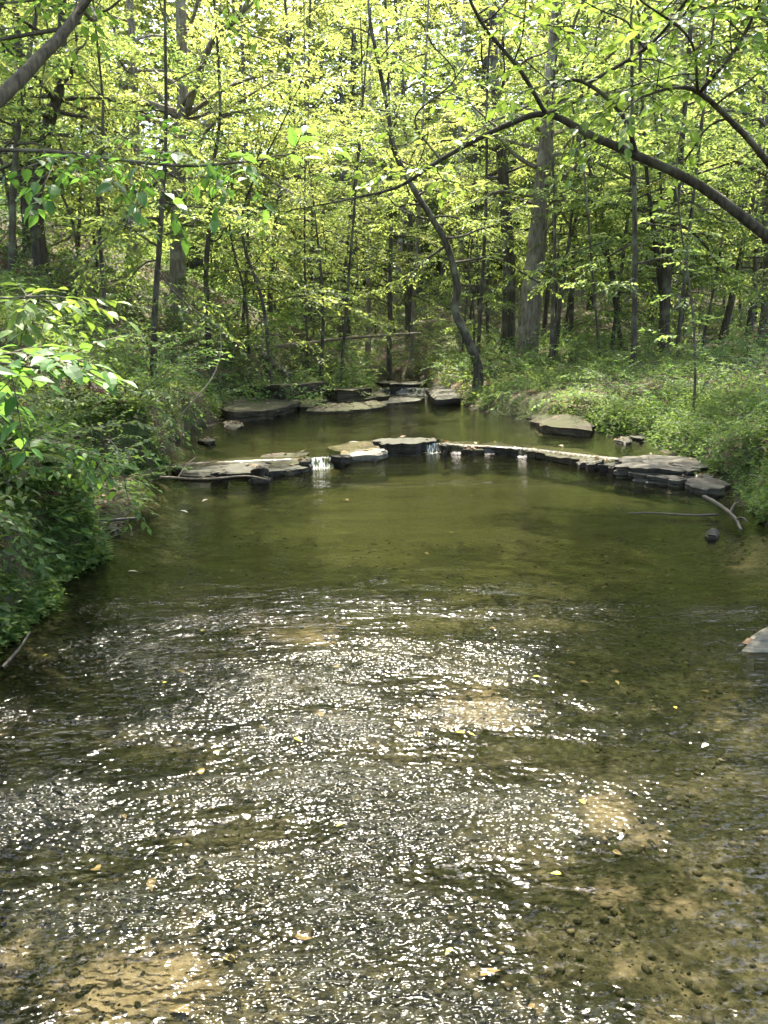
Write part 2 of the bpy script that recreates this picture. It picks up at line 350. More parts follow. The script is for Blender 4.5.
def rock_mat(name, c0, c1, c2, moss=None, rough=.8, strat=28):
    m, N, K, out = mat(name)
    tc = N('TexCoord'); P = tc.outputs['Object']
    n = N('TexNoise'); n.inputs['Scale'].default_value = 5; n.inputs['Detail'].default_value = 8; n.inputs['Roughness'].default_value = .68; K(P, n.inputs[0])
    mp = N('Mapping'); mp.inputs['Scale'].default_value = (1.5, 1.5, strat); K(P, mp.inputs[0])
    n2 = N('TexNoise'); n2.inputs['Scale'].default_value = 1.5; n2.inputs['Detail'].default_value = 5; K(mp.outputs[0], n2.inputs[0])
    ad = N('Math', operation='ADD'); K(n.outputs[0], ad.inputs[0]); K(n2.outputs[0], ad.inputs[1]); hf = N('Math', operation='MULTIPLY'); K(ad.outputs[0], hf.inputs[0]); hf.inputs[1].default_value = .5
    c = ramp(N, K, hf.outputs[0], [(.36, c0), (.5, c1), (.66, c2)])
    if moss:
        g = N('NewGeometry'); sx = N('SeparateXYZ'); K(g.outputs['Normal'], sx.inputs[0])
        n3 = N('TexNoise'); n3.inputs['Scale'].default_value = 3; n3.inputs['Detail'].default_value = 6; K(P, n3.inputs[0])
        mm = N('Math', operation='MULTIPLY'); K(sx.outputs[2], mm.inputs[0]); K(n3.outputs[0], mm.inputs[1])
        mr = N('MapRange'); mr.inputs[1].default_value = .36; mr.inputs[2].default_value = .52; K(mm.outputs[0], mr.inputs[0])
        mx = N('MixRGB'); K(mr.outputs[0], mx.inputs[0]); K(c, mx.inputs[1]); mx.inputs[2].default_value = (*moss, 1); c = mx.outputs[0]
    p = N('BsdfPrincipled'); K(c, p.inputs['Base Color']); p.inputs['Roughness'].default_value = rough
    p.inputs['Specular IOR Level'].default_value = .25
    b = N('Bump'); b.inputs['Strength'].default_value = 1.0; b.inputs['Distance'].default_value = .04; K(hf.outputs[0], b.inputs['Height']); K(b.outputs[0], p.inputs['Normal'])
    K(p.outputs[0], out.inputs[0]); return m
M_GROUND, M_WATER = ground_mat(), water_mat()
M_ROCK = rock_mat('dry_layered_rock', (.022, .020, .015), (.055, .05, .038), (.115, .105, .082))
M_WET = rock_mat('wet_dark_rock', (.007, .006, .004), (.018, .015, .010), (.042, .036, .025), (.022, .023, .009), .7)
M_MOSS = rock_mat('mossy_rock', (.014, .011, .006), (.036, .028, .017), (.08, .065, .04), (.03, .032, .010), .9)
M_PALE = rock_mat('pale_rock', (.05, .045, .035), (.10, .092, .072), (.18, .165, .13), None, .7)
M_WOOD = simple('weathered_wood', (.16, .125, .085), .85, .45, 18)
M_WOODD = simple('dark_wet_wood', (.035, .028, .02), .6, .45, 18)
M_TWIG = simple('pale_bare_twig', (.30, .25, .17), .8, .3, 25)
M_LITTER = leafmat('leaf_litter', (.06, .038, .02), (.16, .11, .06), (.32, .24, .145), (.2, .13, .05), .12, .7, .3)
M_YEL = leafmat('yellow_leaf', (.36, .33, .03), (.42, .42, .04), (.45, .48, .05), (.5, .5, .05), .2, .4, .5)
M_WHT = leafmat('pale_leaf', (.3, .28, .2), (.36, .33, .24), (.42, .4, .3), (.3, .3, .2), .15, .4, .5)

# ---------------------------------------------------------------- setting: ground and water
def axis(lo, hi, c0, c1, fine, growth):
    a = list(np.arange(c0, c1, fine)); s = fine
    while a[-1] < hi: s *= growth; a.append(a[-1] + s)
    s = fine; b = []; x = c0
    while x > lo: s *= growth; x -= s; b.append(x)
    return np.array(b[::-1] + a)
gx = axis(-140, 140, -5.5, 6.5, .055, 1.12); gy = axis(-25, 220, .5, 24, .07, 1.10)
X, Y = np.meshgrid(gx, gy); Z = height(X, Y)
def grid_faces(nx, ny):
    i = np.arange(ny - 1)[:, None] * nx + np.arange(nx - 1)[None]
    return np.stack([i, i + 1, i + nx + 1, i + nx], -1).reshape(-1, 4)
wet = sst(.10, -.02, Z - level(X, Y)) * ((X > xl(Y) - .8) & (X < xr(Y) + .8)) if False else (1 - sst(-.02, .12, Z - level(X, Y))) * ((X > xl(Y) - .9) & (X < xr(Y) + .9))
sand = np.zeros_like(X)
for (px, py, rx, ry, s) in ((470, 688, .26, .26, 1.1), (295, 618, .42, .35, .85), (380, 585, .4, .3, .35), (130, 965, .28, .2, 1.0), (615, 795, .2, .22, .8), (10, 950, .2, .2, .5), (330, 700, .3, .3, .25),
                            (590, 960, .5, .3, .3), (700, 900, .5, .4, .35), (460, 960, .4, .25, .3), (350, 800, .2, .3, .3)):
    c = on(px, py, -.15); sand = np.maximum(sand, s * np.exp(-(((X - c[0]) / rx) ** 2 + ((Y - c[1]) / ry) ** 2)))
sand *= 1.1; sh = np.exp(-((X - xl(Y) - .0) / .6) ** 2) * sst(5.5, 6.2, Y) * (1 - sst(9, 9.8, Y)); sand = np.maximum(sand, .38 * sh)
c = on(760, 560, -.05); sand = np.maximum(sand, .9 * np.exp(-(((X - c[0] - .15) / .5) ** 2 + ((Y - c[1] - .3) / .5) ** 2)))
g = Geo(); g.add(np.stack([X, Y, Z], -1), grid_faces(len(gx), len(gy)))
tag(g.build('ground', M_GROUND, extra={'wet': wet.ravel(), 'sand': sand.ravel(), 'algae': (.82 * sst(4.2, 6.2, Y + .5 * fbm(X, Y, 61)) * sst(.15, .9, np.minimum(X - xl(Y), xr(Y) - X)) * (1 - .9 * np.clip(sand, 0, 1))).ravel()}), 'forest floor with leaf litter and the sandy creek bed', 'ground', kind='structure')

wx = np.arange(-5.2, 6.0, .055); wy = np.concatenate([np.arange(-3, 9.5, .07), np.arange(9.5, 12.6, .03), np.arange(12.6, 20.8, .08), np.arange(20.8, 22.4, .04), np.arange(22.4, 40, .2)])
WX, WY = np.meshgrid(wx, wy); WZ = level(WX, WY)
Hh = height(WX, WY)
WN = WY + .75 * fbm(WX * 1.1, WY * 1.3, 71) + .12 * WX
riff = (1 - sst(3.3, 5.3, WN)) * (1 - .72 * sst(.35, 1.1, WX - .12 * (WY - 2))) + .10
riff = riff * (1 - .5 * (1 - sst(-2.0, -1.4, WX)) * sst(3, 3.6, WY))
riff = np.maximum(riff, .55 * np.exp(-((WY - 4.55 + .12 * WX) / .35) ** 2) * sst(-.8, 1.0, WX))
riff = np.maximum(riff, .5 * .12 * np.exp(-((WY - 11 + .0 * WX) / .5) ** 2)); riff = np.maximum(riff, .35 * np.exp(-((WY - 8.6) / .25) ** 2) * sst(-1.5, -.5, WX))
foam = np.zeros_like(WX); dl_ = WY - yL(WX)
for (a, b) in ((314, 334), (433, 439)):
    x0, x1 = on(a, 460, .06)[0], on(b, 455, .06)[0]
    foam = np.maximum(foam, sst(-.16, -.02, dl_) * (1 - sst(.10, .2, dl_)) * sst(x0 - .06, x0 + .06, WX) * (1 - sst(x1 - .06, x1 + .06, WX)))
du_ = WY - yU(WX); foam = np.maximum(foam, .25 * sst(-.25, -.05, du_) * (1 - sst(.2, .5, du_)))
murk = np.clip((WZ - Hh) * 1.7, 0, .42) * (.35 + .65 * sst(3.8, 5.5, WY)) + .30 * sst(8.5, 10, WY); murk = np.clip(murk * .25, 0, .14)
fm = grid_faces(len(wx), len(wy)); keep = (Hh < WZ + .12).ravel()[fm].any(1)
g = Geo(); g.add(np.stack([WX, WY, WZ], -1), fm[keep])
tag(g.build('water', M_WATER, extra={'rip': riff.ravel(), 'foam': foam.ravel(), 'murk': murk.ravel()}), 'clear shallow creek water, rippled in front and still behind', 'water', kind='structure')

# ---------------------------------------------------------------- rocks
TOPS = []
def slab(name, pts, ztop, thick, m, label, group=None, tilt=(0, 0), lay=3, cat='rock', rough=.03, dome=0.):
    if ztop < .24 and thick > .2: ztop -= .03
    tilt = (tilt[0] + rng.normal(0, .035), tilt[1] + rng.normal(0, .03))
    pts = np.array([on(px, py, ztop)[:2] for px, py in pts]); n = 72
    c = pts.mean(0); Q = np.vstack([pts, pts[:1]]); dd = np.concatenate([[0], np.cumsum(np.linalg.norm(np.diff(Q, axis=0), axis=1))])
    s = np.linspace(0, dd[-1], n, endpoint=False); O = np.stack([np.interp(s, dd, Q[:, k]) for k in range(2)], 1)
    size = math.sqrt(abs(dd[-1])) * .5; sd = rng.integers(0, 99)
    nrm = np.roll(O, -1, 0) - np.roll(O, 1, 0); nrm = unit(np.stack([nrm[:, 1], -nrm[:, 0]], 1))
    if ((O - c) * nrm).sum() < 0: nrm = -nrm
    jag = np.round(vnoise(s * 2.2, sd, 6) * 2.5) / 2.5; O = O + nrm * (rough * (.3 if name == 'boulder' else 2.2) * jag + rough * 1.6 * vnoise(s * 5, sd, 1) + rough * 1.5 * vnoise(s * 15, sd, 2))[:, None]
    rings = []; zs = np.linspace(0, 1, lay + 1)
    for i in range(lay):
        off = rng.uniform(-.05, .02) * min(1, thick * 6) * (1 if size > .5 else .15); lo, hi = zs[i], zs[i + 1]
        for z, e in ((lo + .02, off - .012), (lo + .3 * (hi - lo), off), (hi - .1 * (hi - lo), off + .004)):
            rings.append((O + nrm * (e + rough * 1.3 * vnoise(s * 3.1, i * 7.3, sd) * (i < lay - 1) + .014 * vnoise(s * 11, z * 20, sd))[:, None], ztop - thick * (1 - z) + .022 * vnoise(s * 2.5, i * 9, sd + 3)))
    for k, dz in ((1, .0), (.93, .008), (.8, .01), (.6, .012), (.35, .01), (.12, .01)):
        q = c + (O - c) * k; rings.append((q + (0 if k < 1 else -nrm * .012), ztop + dz + dome * (1 - k * k) + rough * 1.1 * fbm(q[:, 0] * 4, q[:, 1] * 4, sd)))
    V = np.concatenate([np.column_stack([q, np.broadcast_to(z, (n,))]) for q, z in rings])
    V[:, 2] += tilt[0] * (V[:, 0] - c[0]) + tilt[1] * (V[:, 1] - c[1])
    m_ = len(rings); i = np.arange(m_ - 1)[:, None] * n; j = np.arange(n)[None]; k = (j + 1) % n
    f = np.stack([i + j, i + k, i + n + k, i + n + j], -1).reshape(-1, 4)
    cz = V[-n:, 2].mean(); V = np.vstack([V, [[c[0], c[1], cz]]]); fan = np.stack([(m_ - 1) * n + np.arange(n), (m_ - 1) * n + (np.arange(n) + 1) % n, np.full(n, m_ * n)], -1)
    if size > .5: TOPS.append((O, c, ztop + .012))
    org = np.array([c[0], c[1], ztop - thick]); g = Geo(); g.add(V - org, [f, fan]); o = g.build(name, m, smooth=False); o.location = org
    return tag(o, label, cat, group)
G_M = 'rock slabs of the ledge across the creek'
slab('rock_slab', [(176, 463), (250, 459), (302, 461), (306, 468), (262, 472), (205, 474), (180, 473)], .10, .26, M_WET, 'long dark wet slab at the left end of the creek ledge, by the bank', G_M, lay=3)
slab('rock_slab', [(262, 457), (306, 452), (314, 457), (308, 462), (270, 465)], .14, .3, M_MOSS, 'mossy slab lying on the ledge just left of the small cascade', G_M)
slab('rock_slab', [(334, 446), (368, 441), (384, 447), (378, 455), (345, 456)], .13, .26, M_PALE, 'pale flat slab right of the small cascade in the creek ledge', G_M)
slab('rock_slab', [(372, 441), (402, 437), (436, 436), (441, 441), (408, 445), (380, 447)], .185, .32, M_WET, 'dark raised slab in the middle of the creek ledge', G_M, lay=2)
slab('rock_slab', [(443, 440), (480, 440), (524, 446), (520, 452), (480, 449), (446, 446)], .11, .28, M_WET, 'low wet slab right of the dark raised slab in the creek ledge', G_M)
slab('rock_slab', [(524, 446), (575, 449), (612, 457), (606, 463), (565, 459), (526, 454)], .105, .28, M_MOSS, 'greenish slab between the low wet slab and the grey layered stone', G_M)
G_R = 'grey layered stones at the right bank'
slab('rock_slab', [(618, 458), (652, 453), (698, 458), (716, 467), (690, 474), (640, 469), (620, 466)], .17, .32, M_ROCK, 'broad grey layered stone, upper plate of the dry stones by the right bank', G_R, (0, .0), 5)
slab('rock_slab', [(624, 467), (660, 470), (700, 474), (684, 481), (650, 477), (630, 473)], .11, .26, M_ROCK, 'narrow grey plate in front of the broad layered stone', G_R, lay=4)
slab('rock_slab', [(672, 477), (700, 471), (722, 479), (718, 487), (690, 486)], .10, .24, M_ROCK, 'small tilted grey plate at the right end of the dry stones', G_R, (.05, 0), 3)
G_U = 'rock slabs of the upper ledge at the left'
slab('rock_slab', [(216, 398), (250, 391), (292, 393), (302, 400), (270, 408), (228, 411)], .34, .34, M_MOSS, 'thick mossy slab jutting from the left bank over the upper pool', G_U, lay=3, dome=.03)
slab('rock_slab', [(302, 404), (338, 399), (380, 402), (386, 406), (345, 410), (308, 410)], .22, .22, M_MOSS, 'flat mossy slab lying lowest in front of the upper ledge', G_U)
slab('rock_slab', [(316, 385), (350, 381), (372, 386), (370, 391), (338, 394), (318, 392)], .42, .3, M_MOSS, 'brown slab behind the two mossy slabs of the upper ledge', G_U)
slab('rock_slab', [(228, 379), (290, 375), (332, 380), (326, 388), (280, 393), (226, 391)], .50, .5, M_MOSS, 'leaf covered slab topmost of the upper left ledge', G_U)
slab('rock_slab', [(288, 397), (316, 393), (332, 398), (312, 405), (294, 403)], .27, .28, M_MOSS, 'mossy slab bridging the thick jutting slab and the flat lowest one', G_U)
slab('rock_slab', [(330, 392), (372, 389), (388, 395), (350, 399), (334, 398)], .30, .26, M_MOSS, 'brown shelf slab between the back slab and the flat lowest one', G_U)
slab('rock_slab', [(374, 382), (404, 378), (426, 381), (424, 386), (392, 387)], .33, .3, M_WET, 'wet black slab at the head of the upper pool', 'far slabs of the upper pool')
slab('rock_slab', [(374, 398), (400, 396), (424, 398), (420, 401), (384, 403)], .16, .15, M_WET, 'thin slab barely breaking the upper pool surface', 'far slabs of the upper pool')
slab('boulder', [(428, 389), (448, 384), (462, 389), (458, 397), (436, 398)], .32, .4, M_WET, 'dark boulder at the right of the far cascade', tilt=(0, .05), dome=.06)
slab('boulder', [(526, 417), (556, 408), (602, 410), (616, 423), (584, 434), (540, 430)], .20, .3, M_MOSS, 'large moss topped boulder at the foot of the right bank', dome=.16, rough=.04, lay=2)
slab('boulder', [(706, 533), (712, 530), (719, 532), (716, 537), (708, 537)], .025, .07, M_WET, 'small black stone poking out of water below driftwood', dome=.03, rough=.006, lay=1)
slab('boulder', [(738, 656), (752, 643), (775, 630), (805, 628), (815, 645), (780, 657)], -.02, .16, M_PALE, 'pale smooth rock in the riffle at the right edge', dome=.10, rough=.015, lay=1)
slab('boulder', [(398, 588), (404, 585), (412, 588), (406, 592)], -.02, .1, M_WET, 'small dark stone just under the pool surface', dome=.01, rough=.01) if False else None
for k, (px, py, s, lab) in enumerate([(196, 468, 7, 'stone at the bank end of the creek ledge'), (222, 473, 6, 'flat stone before the long dark slab'), (258, 471, 9, 'broken stone halfway along the long dark slab'), (286, 468, 8, 'dark stone under the mossy ledge slab'), (302, 463, 9, 'stone left of the small cascade'), 
        (340, 456, 8, 'stone before the pale flat slab'), (362, 454, 9, 'broken plate before the pale flat slab'), (376, 449, 7, 'stone between the pale slab and the dark raised slab'), (444, 446, 7, 'stone right of the dark raised slab'), (470, 450, 8, 'dark stone before the low wet slab'), (590, 462, 9, 'dark stone before the greenish slab'), (612, 465, 7, 'stone touching the grey layered stones')]):
    slab('stone', [(px - s, py), (px - s * .5, py - s * .32), (px + s * .5, py - s * .4), (px + s, py - s * .05), (px + s * .3, py + s * .3)], .055 + .03 * (k % 3), .2, M_WET if k % 3 else M_MOSS, lab, 'loose stones along the creek ledge', (rng.normal(0, .12), rng.normal(0, .1)), 2, rough=.025)
for (px, py, s, lab) in ((640, 437, 10, 'brown stone in the still pool behind the grey layered stone'), (624, 441, 8, 'small dark stone beside the brown one in the still pool'), (232, 425, 9, 'dark stone at the left edge of the upper pool'),
                         (206, 441, 8, 'small mud caked stone at the left shore behind the ledge'), (112, 530, 9, 'dark stone on the muddy left shore'), (500, 410, 7, 'grey stone on the right shore beyond the mossy boulder')):
    slab('stone', [(px - s, py), (px - s * .3, py - s * .4), (px + s * .7, py - s * .35), (px + s, py + s * .1), (px + s * .2, py + s * .45)], .14 if py < 462 else .03, .12, M_WET, lab, dome=.02, rough=.012)

# ---------------------------------------------------------------- wood lying about
def log(name, P, r0, r1, m, label, cat='branch', side=(), seg=8, group=None):
    P = np.asarray(P, float); base = P[0].copy(); g = Geo(); S = spline(P - base, 8 * len(P)); tube(g, S, np.linspace(r0, r1, len(S)), seg, rough=.25)
    for (i, d, l) in side:
        s = int(i * (len(S) - 1)); q = S[s]; tube(g, spline([q, q + np.array(d) * l * .5 + [0, 0, .03], q + np.array(d) * l], 8), np.linspace(r1 * 1.1, r1 * .4, 8), 5)
    o = g.build(name, m); o.location = base; return tag(o, label, cat, group)
log('fallen_log', [at(255, 348, 21), at(300, 344, 21.5), at(350, 338, 22), at(420, 333, 22.5)], .06, .03, M_WOOD, 'long thin fallen trunk slanting over the bank behind the upper ledge', 'log')
log('broken_log', [at(262, 355, 20), at(274, 366, 19.7), at(288, 377, 19.4)], .12, .13, M_WOODD, 'short dark broken log propped above the leaf covered slab', 'log')
log('driftwood', [on(628, 513, .03), on(650, 513, .03), on(690, 515, .03), on(718, 515, .03)], .006, .012, M_WOODD, 'thin dark stick floating across the water below the grey stones')
log('driftwood', [on(704, 497, .10), on(716, 503, .10), on(734, 517, .08), on(741, 530, .03)], .022, .013, M_WOODD, 'forked brown driftwood branch stranded at the right bank', side=((.6, (.5, .5, .3), .25), (.75, (.1, -.8, .1), .2)))
log('bare_twig', [at(170, 428, 12.5), at(192, 402, 12.4), at(212, 378, 12.4), at(221, 350, 12.3), at(219, 325, 12.2)], .016, .007, M_TWIG, 'pale bare stem arching up from the left bank', 'twig')
log('driftwood', [on(160, 477, .1), on(205, 479, .09), on(245, 476, .1), on(270, 480, .05)], .014, .008, M_WOOD, 'pale twig lying against the left end of the ledge', side=((.3, (.6, -.4, .1), .4), (.15, (.4, .5, .5), .4)))
log('driftwood', [on(88, 523, .06), on(112, 520, .07), on(140, 518, .05)], .018, .010, M_WOODD, 'dark stick on the muddy left shore')
log('driftwood', [on(2, 668, .0), on(18, 650, .02), on(30, 632, .05)], .010, .006, M_WOODD, 'dark root tip dipping into water under the near left bank')
log('fallen_branch', [at(300, 380, 18.5), at(318, 397, 18.2), at(318, 411, 17.6)], .013, .008, M_WOOD, 'thin bent stick hanging over the flat mossy slab')

# ---------------------------------------------------------------- hero trees
def gz(x, y): return float(height(x, y))
def base_at(px, Y): 
    x = (px - 384) / F * (Y * math.cos(PITCH) + 0) ; x = (px - 384) / F * Y; return np.array([x, Y, gz(x, Y)])
def trunk_px(pts, Y, top=None, lean=None):
    P = [at(px, py, Y) for px, py in pts]; b = P[0].copy(); b[2] = min(gz(b[0], b[1]), b[2]); P = [b] + P[1:] if abs(b[2] - P[0][2]) < .4 else [b] + P
    if top: P.append(P[-1] + np.array(top))
    return P
HI = lambda p, az: False
tree('broadleaf_tree', trunk_px([(527, 342), (533, 280), (540, 210), (547, 130), (552, 60)], 22, (.6, .5, 9)), .36, .10, 26, .5, 4.2, .13, BARK_G, L_CAN, 'thick straight brown trunk standing beyond the arching branch, right of centre', elev=(.0, .9), step=.28, twl=.9, spacing=.45, seg=12,
     limbs=[([at(543, 185, 22), at(556, 160, 21.7), at(575, 135, 21.5), at(596, 118, 21)], .06, .02, .5, 3, 1.5), ([at(535, 245, 22), at(552, 222, 21.6), at(572, 196, 21.2)], .05, .015, .6, 2, 1.2)])
tree('broadleaf_tree', trunk_px([(508, 335), (509, 270), (505, 200), (500, 140), (494, 60)], 25, (-.4, 0, 8)), .25, .09, 22, .5, 3.8, .13, BARK_D, L_CAN, 'dark rough trunk just left of the thick brown trunk', elev=(.0, .9), step=.28, twl=.9, spacing=.45, seg=10)
tree('leaning_tree', trunk_px([(478, 366), (467, 338), (455, 310), (457, 285), (447, 245), (430, 215), (413, 188), (395, 150), (386, 100)], 18.5, (-.3, -.4, 1.2)), .115, .04, 16, .45, 2.6, .11, BARK_D, L_UND, 'crooked dark tree leaning left over the creek head', elev=(-.1, .5), twl=.75, step=.2, spacing=.45)
tree('broadleaf_tree', trunk_px([(178, 268), (179, 200), (180, 130), (182, 60)], 20, (.2, 0, 9)), .23, .10, 24, .45, 4.0, .13, BARK_G, L_CAN, 'big grey trunk on the left slope', elev=(.0, .9), step=.28, twl=.9, spacing=.45, seg=12,
     limbs=[([at(184, 120, 20), at(196, 85, 19.5), at(212, 42, 19), at(240, 15, 18.6), at(252, -10, 18.3)], .09, .045, .6, 5, 1.6), ([at(186, 160, 20), at(215, 122, 19.2), at(245, 110, 18.8), at(275, 106, 18.5)], .05, .015, .4, 4, 1.4)])
tree('slim_tree', trunk_px([(152, 362), (155, 310), (159, 250), (163, 190), (166, 120)], 13, (.1, 0, 2.0)), .06, .02, 18, .3, 1.9, .10, BARK_D, L_UND, 'slim dark stem in front of the big grey trunk', elev=(-.2, .4), twl=.7, step=.2, spacing=.45)
tree('broadleaf_tree', trunk_px([(36, 200), (50, 120), (62, 50)], 17, (.5, 0, 6)), .17, .07, 22, .4, 3.2, .12, BARK_D, L_CAN, 'dark trunk leaning right on the left slope near the photo edge', elev=(.0, .8), step=.26, twl=.85, spacing=.45)
tree('broadleaf_tree', trunk_px([(27, 230), (28, 150), (20, 60)], 19, (0, 0, 7)), .14, .06, 20, .4, 3.2, .12, BARK_D, L_CAN, 'leftmost upright dark trunk on the slope', elev=(.0, .8), step=.26, twl=.85, spacing=.45)
tree('broadleaf_tree', trunk_px([(134, 250), (135, 170), (133, 80), (131, 20)], 23, (0, 0, 8)), .19, .07, 20, .45, 3.4, .13, BARK_G, L_CAN, 'straight trunk left of the big grey trunk on the slope', elev=(.0, .8), step=.26, twl=.85, spacing=.45)
# leaning foreground limb, upper left: tree rooted on the bank outside the frame
P0 = np.array([-3.7, 5.2, gz(-3.7, 5.2)])
tree('leaning_tree', [P0, at(-60, 150, 5.6), at(0, 98, 6), at(40, 58, 6.3), at(75, 18, 6.6), at(105, -40, 7.0), at(130, -110, 7.4)], .062, .025, 12, .62, 1.9, .10, BARK_B, L_NEAR, 'sunlit brown trunk slanting out of the upper left corner', mode='full', elev=(0, .6), twigtube=True, step=.2)
# arching tree from the right bank
Pa = np.array([4.75, 7.0, gz(4.75, 7.0)])
arch = [Pa, at(830, 285, 7.0), at(768, 237, 7.0), at(700, 186, 7.0), at(640, 157, 7.05), at(590, 135, 7.1), at(546, 114, 7.2), at(500, 128, 7.3), at(440, 160, 7.4), at(400, 186, 7.5), at(355, 198, 7.6), at(305, 208, 7.7)]
tree('arching_tree', arch, .056, .006, 9, .55, 1.1, .095, BARK_D, L_NEAR, 'dark bent branch arching across the creek from the right', mode='full', elev=(.1, .5), twigtube=True, step=.24, flare=.2,
     limbs=[([at(637, 156, 7.05), at(624, 118, 6.9), at(600, 92, 6.8), at(575, 80, 6.7), at(555, 88, 6.7)], .022, .010, .5, 3, .8),
            ([at(590, 82, 6.8), at(625, 62, 6.4), at(660, 35, 6.0), at(700, -20, 5.6)], .016, .010, .1, 7, 1.1),
            ([at(546, 114, 7.2), at(520, 70, 6.9), at(480, 20, 6.6), at(450, -50, 6.2)], .020, .010, .3, 7, 1.1),
            ([at(440, 160, 7.4), at(415, 118, 7.3), at(455, 78, 7.2), at(430, 42, 7.1)], .010, .005, .3, 4, .8)])
Pb = np.array([4.9, 8.3, gz(4.9, 8.3)])
tree('arching_tree', [Pb, at(815, 235, 7.6), at(768, 163, 7.0), at(730, 120, 6.6), at(698, 92, 6.3), at(672, 88, 6.1), at(642, 97, 5.9)], .036, .008, 8, .5, .9, .10, BARK_D, L_NEAR, 'thinner dark branch above the arch at the right edge', mode='full', elev=(.1, .6), twigtube=True, step=.22,
     limbs=[([at(700, 92, 6.3), at(735, 50, 6.0), at(760, 0, 5.7), at(780, -60, 5.5)], .016, .008, .1, 7, .9), ([at(698, 92, 6.3), at(690, 40, 5.8), at(640, 0, 5.4)], .012, .006, .2, 5, .8)])
# right-hand trees
RT = [([(634, 345), (635, 260), (634, 170), (632, 90)], 16, .075, 'slim upright stem under the bend of the arching branch', BARK_D, 6),
      ([(664, 345), (668, 270), (676, 205), (684, 120)], 19, .12, 'dark trunk leaning right behind the arching branch', BARK_D, 5),
      ([(668, 350), (660, 280), (652, 215), (645, 150)], 19.6, .09, 'dark trunk forming a V with the trunk that leans right', BARK_D, 5),
      ([(620, 338), (610, 270), (600, 200), (585, 120)], 21, .07, 'slim stem leaning left beyond the right bank', BARK_D, 5),
      ([(695, 385), (694, 330), (688, 275), (680, 220), (678, 150)], 11.5, .022, 'thin whip stem rising from the right bank herbs', BARK_B, 1.5),
      ([(722, 336), (734, 290), (744, 240), (757, 170)], 20, .10, 'slanting trunk near the right edge', BARK_D, 5),
      ([(748, 338), (754, 290), (757, 240), (762, 160)], 22, .10, 'upright trunk near the right edge, beside the slanting one', BARK_D, 6),
      ([(766, 340), (770, 280), (768, 200), (774, 100)], 18, .19, 'thick brown trunk cut by the right edge', BARK_B, 8),
      ([(571, 340), (572, 290), (575, 230), (580, 150)], 24, .09, 'slim trunk right of the thick brown trunk', BARK_D, 6),
      ([(389, 352), (390, 290), (391, 220), (390, 140)], 27, .10, 'straight slim trunk beyond the head of the creek', BARK_D, 7),
      ([(412, 345), (415, 280), (419, 215), (422, 140)], 30, .10, 'trunk right of the straight slim one beyond the creek head', BARK_G, 7),
      ([(368, 340), (369, 270), (370, 190), (370, 110)], 29, .12, 'grey trunk left of the straight slim one beyond the creek head', BARK_G, 8),
      ([(460, 335), (461, 270), (461, 200), (460, 120)], 32, .16, 'pale trunk behind the crooked leaning tree', BARK_G, 8),
      ([(270, 300), (274, 240), (283, 170), (290, 90)], 24, .10, 'trunk tilting right above the fallen log', BARK_D, 6),
      ([(247, 300), (247, 240), (246, 160), (244, 80)], 27, .12, 'upright trunk on the left slope above the leaf covered slab', BARK_D, 8),
      ([(206, 280), (209, 230), (213, 170), (220, 90)], 18, .07, 'slim stem right of the big grey trunk on the slope', BARK_D, 4),
      ([(100, 240), (98, 180), (103, 110), (96, 30)], 15, .045, 'wavy thin stem on the left slope', BARK_D, 4),
      ([(310, 312), (312, 250), (312, 190), (308, 120)], 28, .09, 'slim straight trunk above the middle of the fallen log', BARK_D, 7),
      ([(340, 318), (346, 260), (352, 200), (362, 120)], 25, .06, 'thin stem bending right beyond the fallen log', BARK_D, 4)]
for (pts, Yd, r, lab, bk, up) in RT:
    big = r > .085
    tree('broadleaf_tree' if big else 'slim_tree', trunk_px(pts, Yd, (rng.normal(0, .3), rng.normal(0, .3), up)), r, r * .3, 20 if big else 16, .35 if r > .03 else .3, 3.0 if big else (1.9 if r > .03 else .6), .12 if big else .10, bk, L_CAN if big else L_UND, lab,
         elev=(.0, .7), step=.24, twl=.8 if r > .03 else .4, spacing=.45)

# ---------------------------------------------------------------- near sprays on the left
Pn = np.array([-2.75, 2.5, gz(-2.75, 2.5)])
def spray(name, stem, r, leaf, nb, bl, m, label, first=.45, twl=.3, step=.10, bark=BARK_B, elev=(-.1, .3)):
    return tree(name, stem, r, r * .4, nb, first, bl, leaf, bark, m, label, 'sapling', elev=elev, mode='full', twl=twl, step=step, droop=.3, twigtube=True, seg=6, spacing=.5, flare=.1, jit=.3)
spray('sapling', [Pn, Pn + [.3, 0, .7], at(-110, 375, 2.7), at(-30, 362, 2.6), at(38, 368, 2.5)], .010, .072, 14, .24, L_NEAR, 'near sapling with large glossy leaves reaching in at the left edge', .52)
Pn2 = np.array([-3.3, 5.4, gz(-3.3, 5.4)])
spray('sapling', [Pn2, Pn2 + [0, 0, 1.0], at(-60, 150, 5.2), at(0, 150, 5.2), at(60, 152, 5.2), at(120, 160, 5.2), at(190, 166, 5.1), at(262, 160, 5.0)], .018, .105, 14, .55, L_NEAR, 'thin horizontal branch hung with bright green leaves at upper left', .5, .32, .17)
Pn3 = np.array([-2.6, 3.6, gz(-2.6, 3.6)])
spray('sapling', [Pn3, Pn3 + [.1, 0, .6], at(-30, 310, 3.6), at(15, 298, 3.5), at(50, 296, 3.5)], .010, .075, 7, .22, L_NEAR, 'sapling with lit yellow green leaves above the large glossy ones', .6)
Pn4 = np.array([-2.75, 4.4, gz(-2.75, 4.4)])
spray('sapling', [Pn4, at(10, 450, 4.5), at(45, 440, 4.6), at(85, 455, 4.8)], .010, .065, 10, .3, L_NEAR, 'leafy sapling leaning out over the left shore', .2)
Pn5 = np.array([-2.9, 6.6, gz(-2.9, 6.6)])
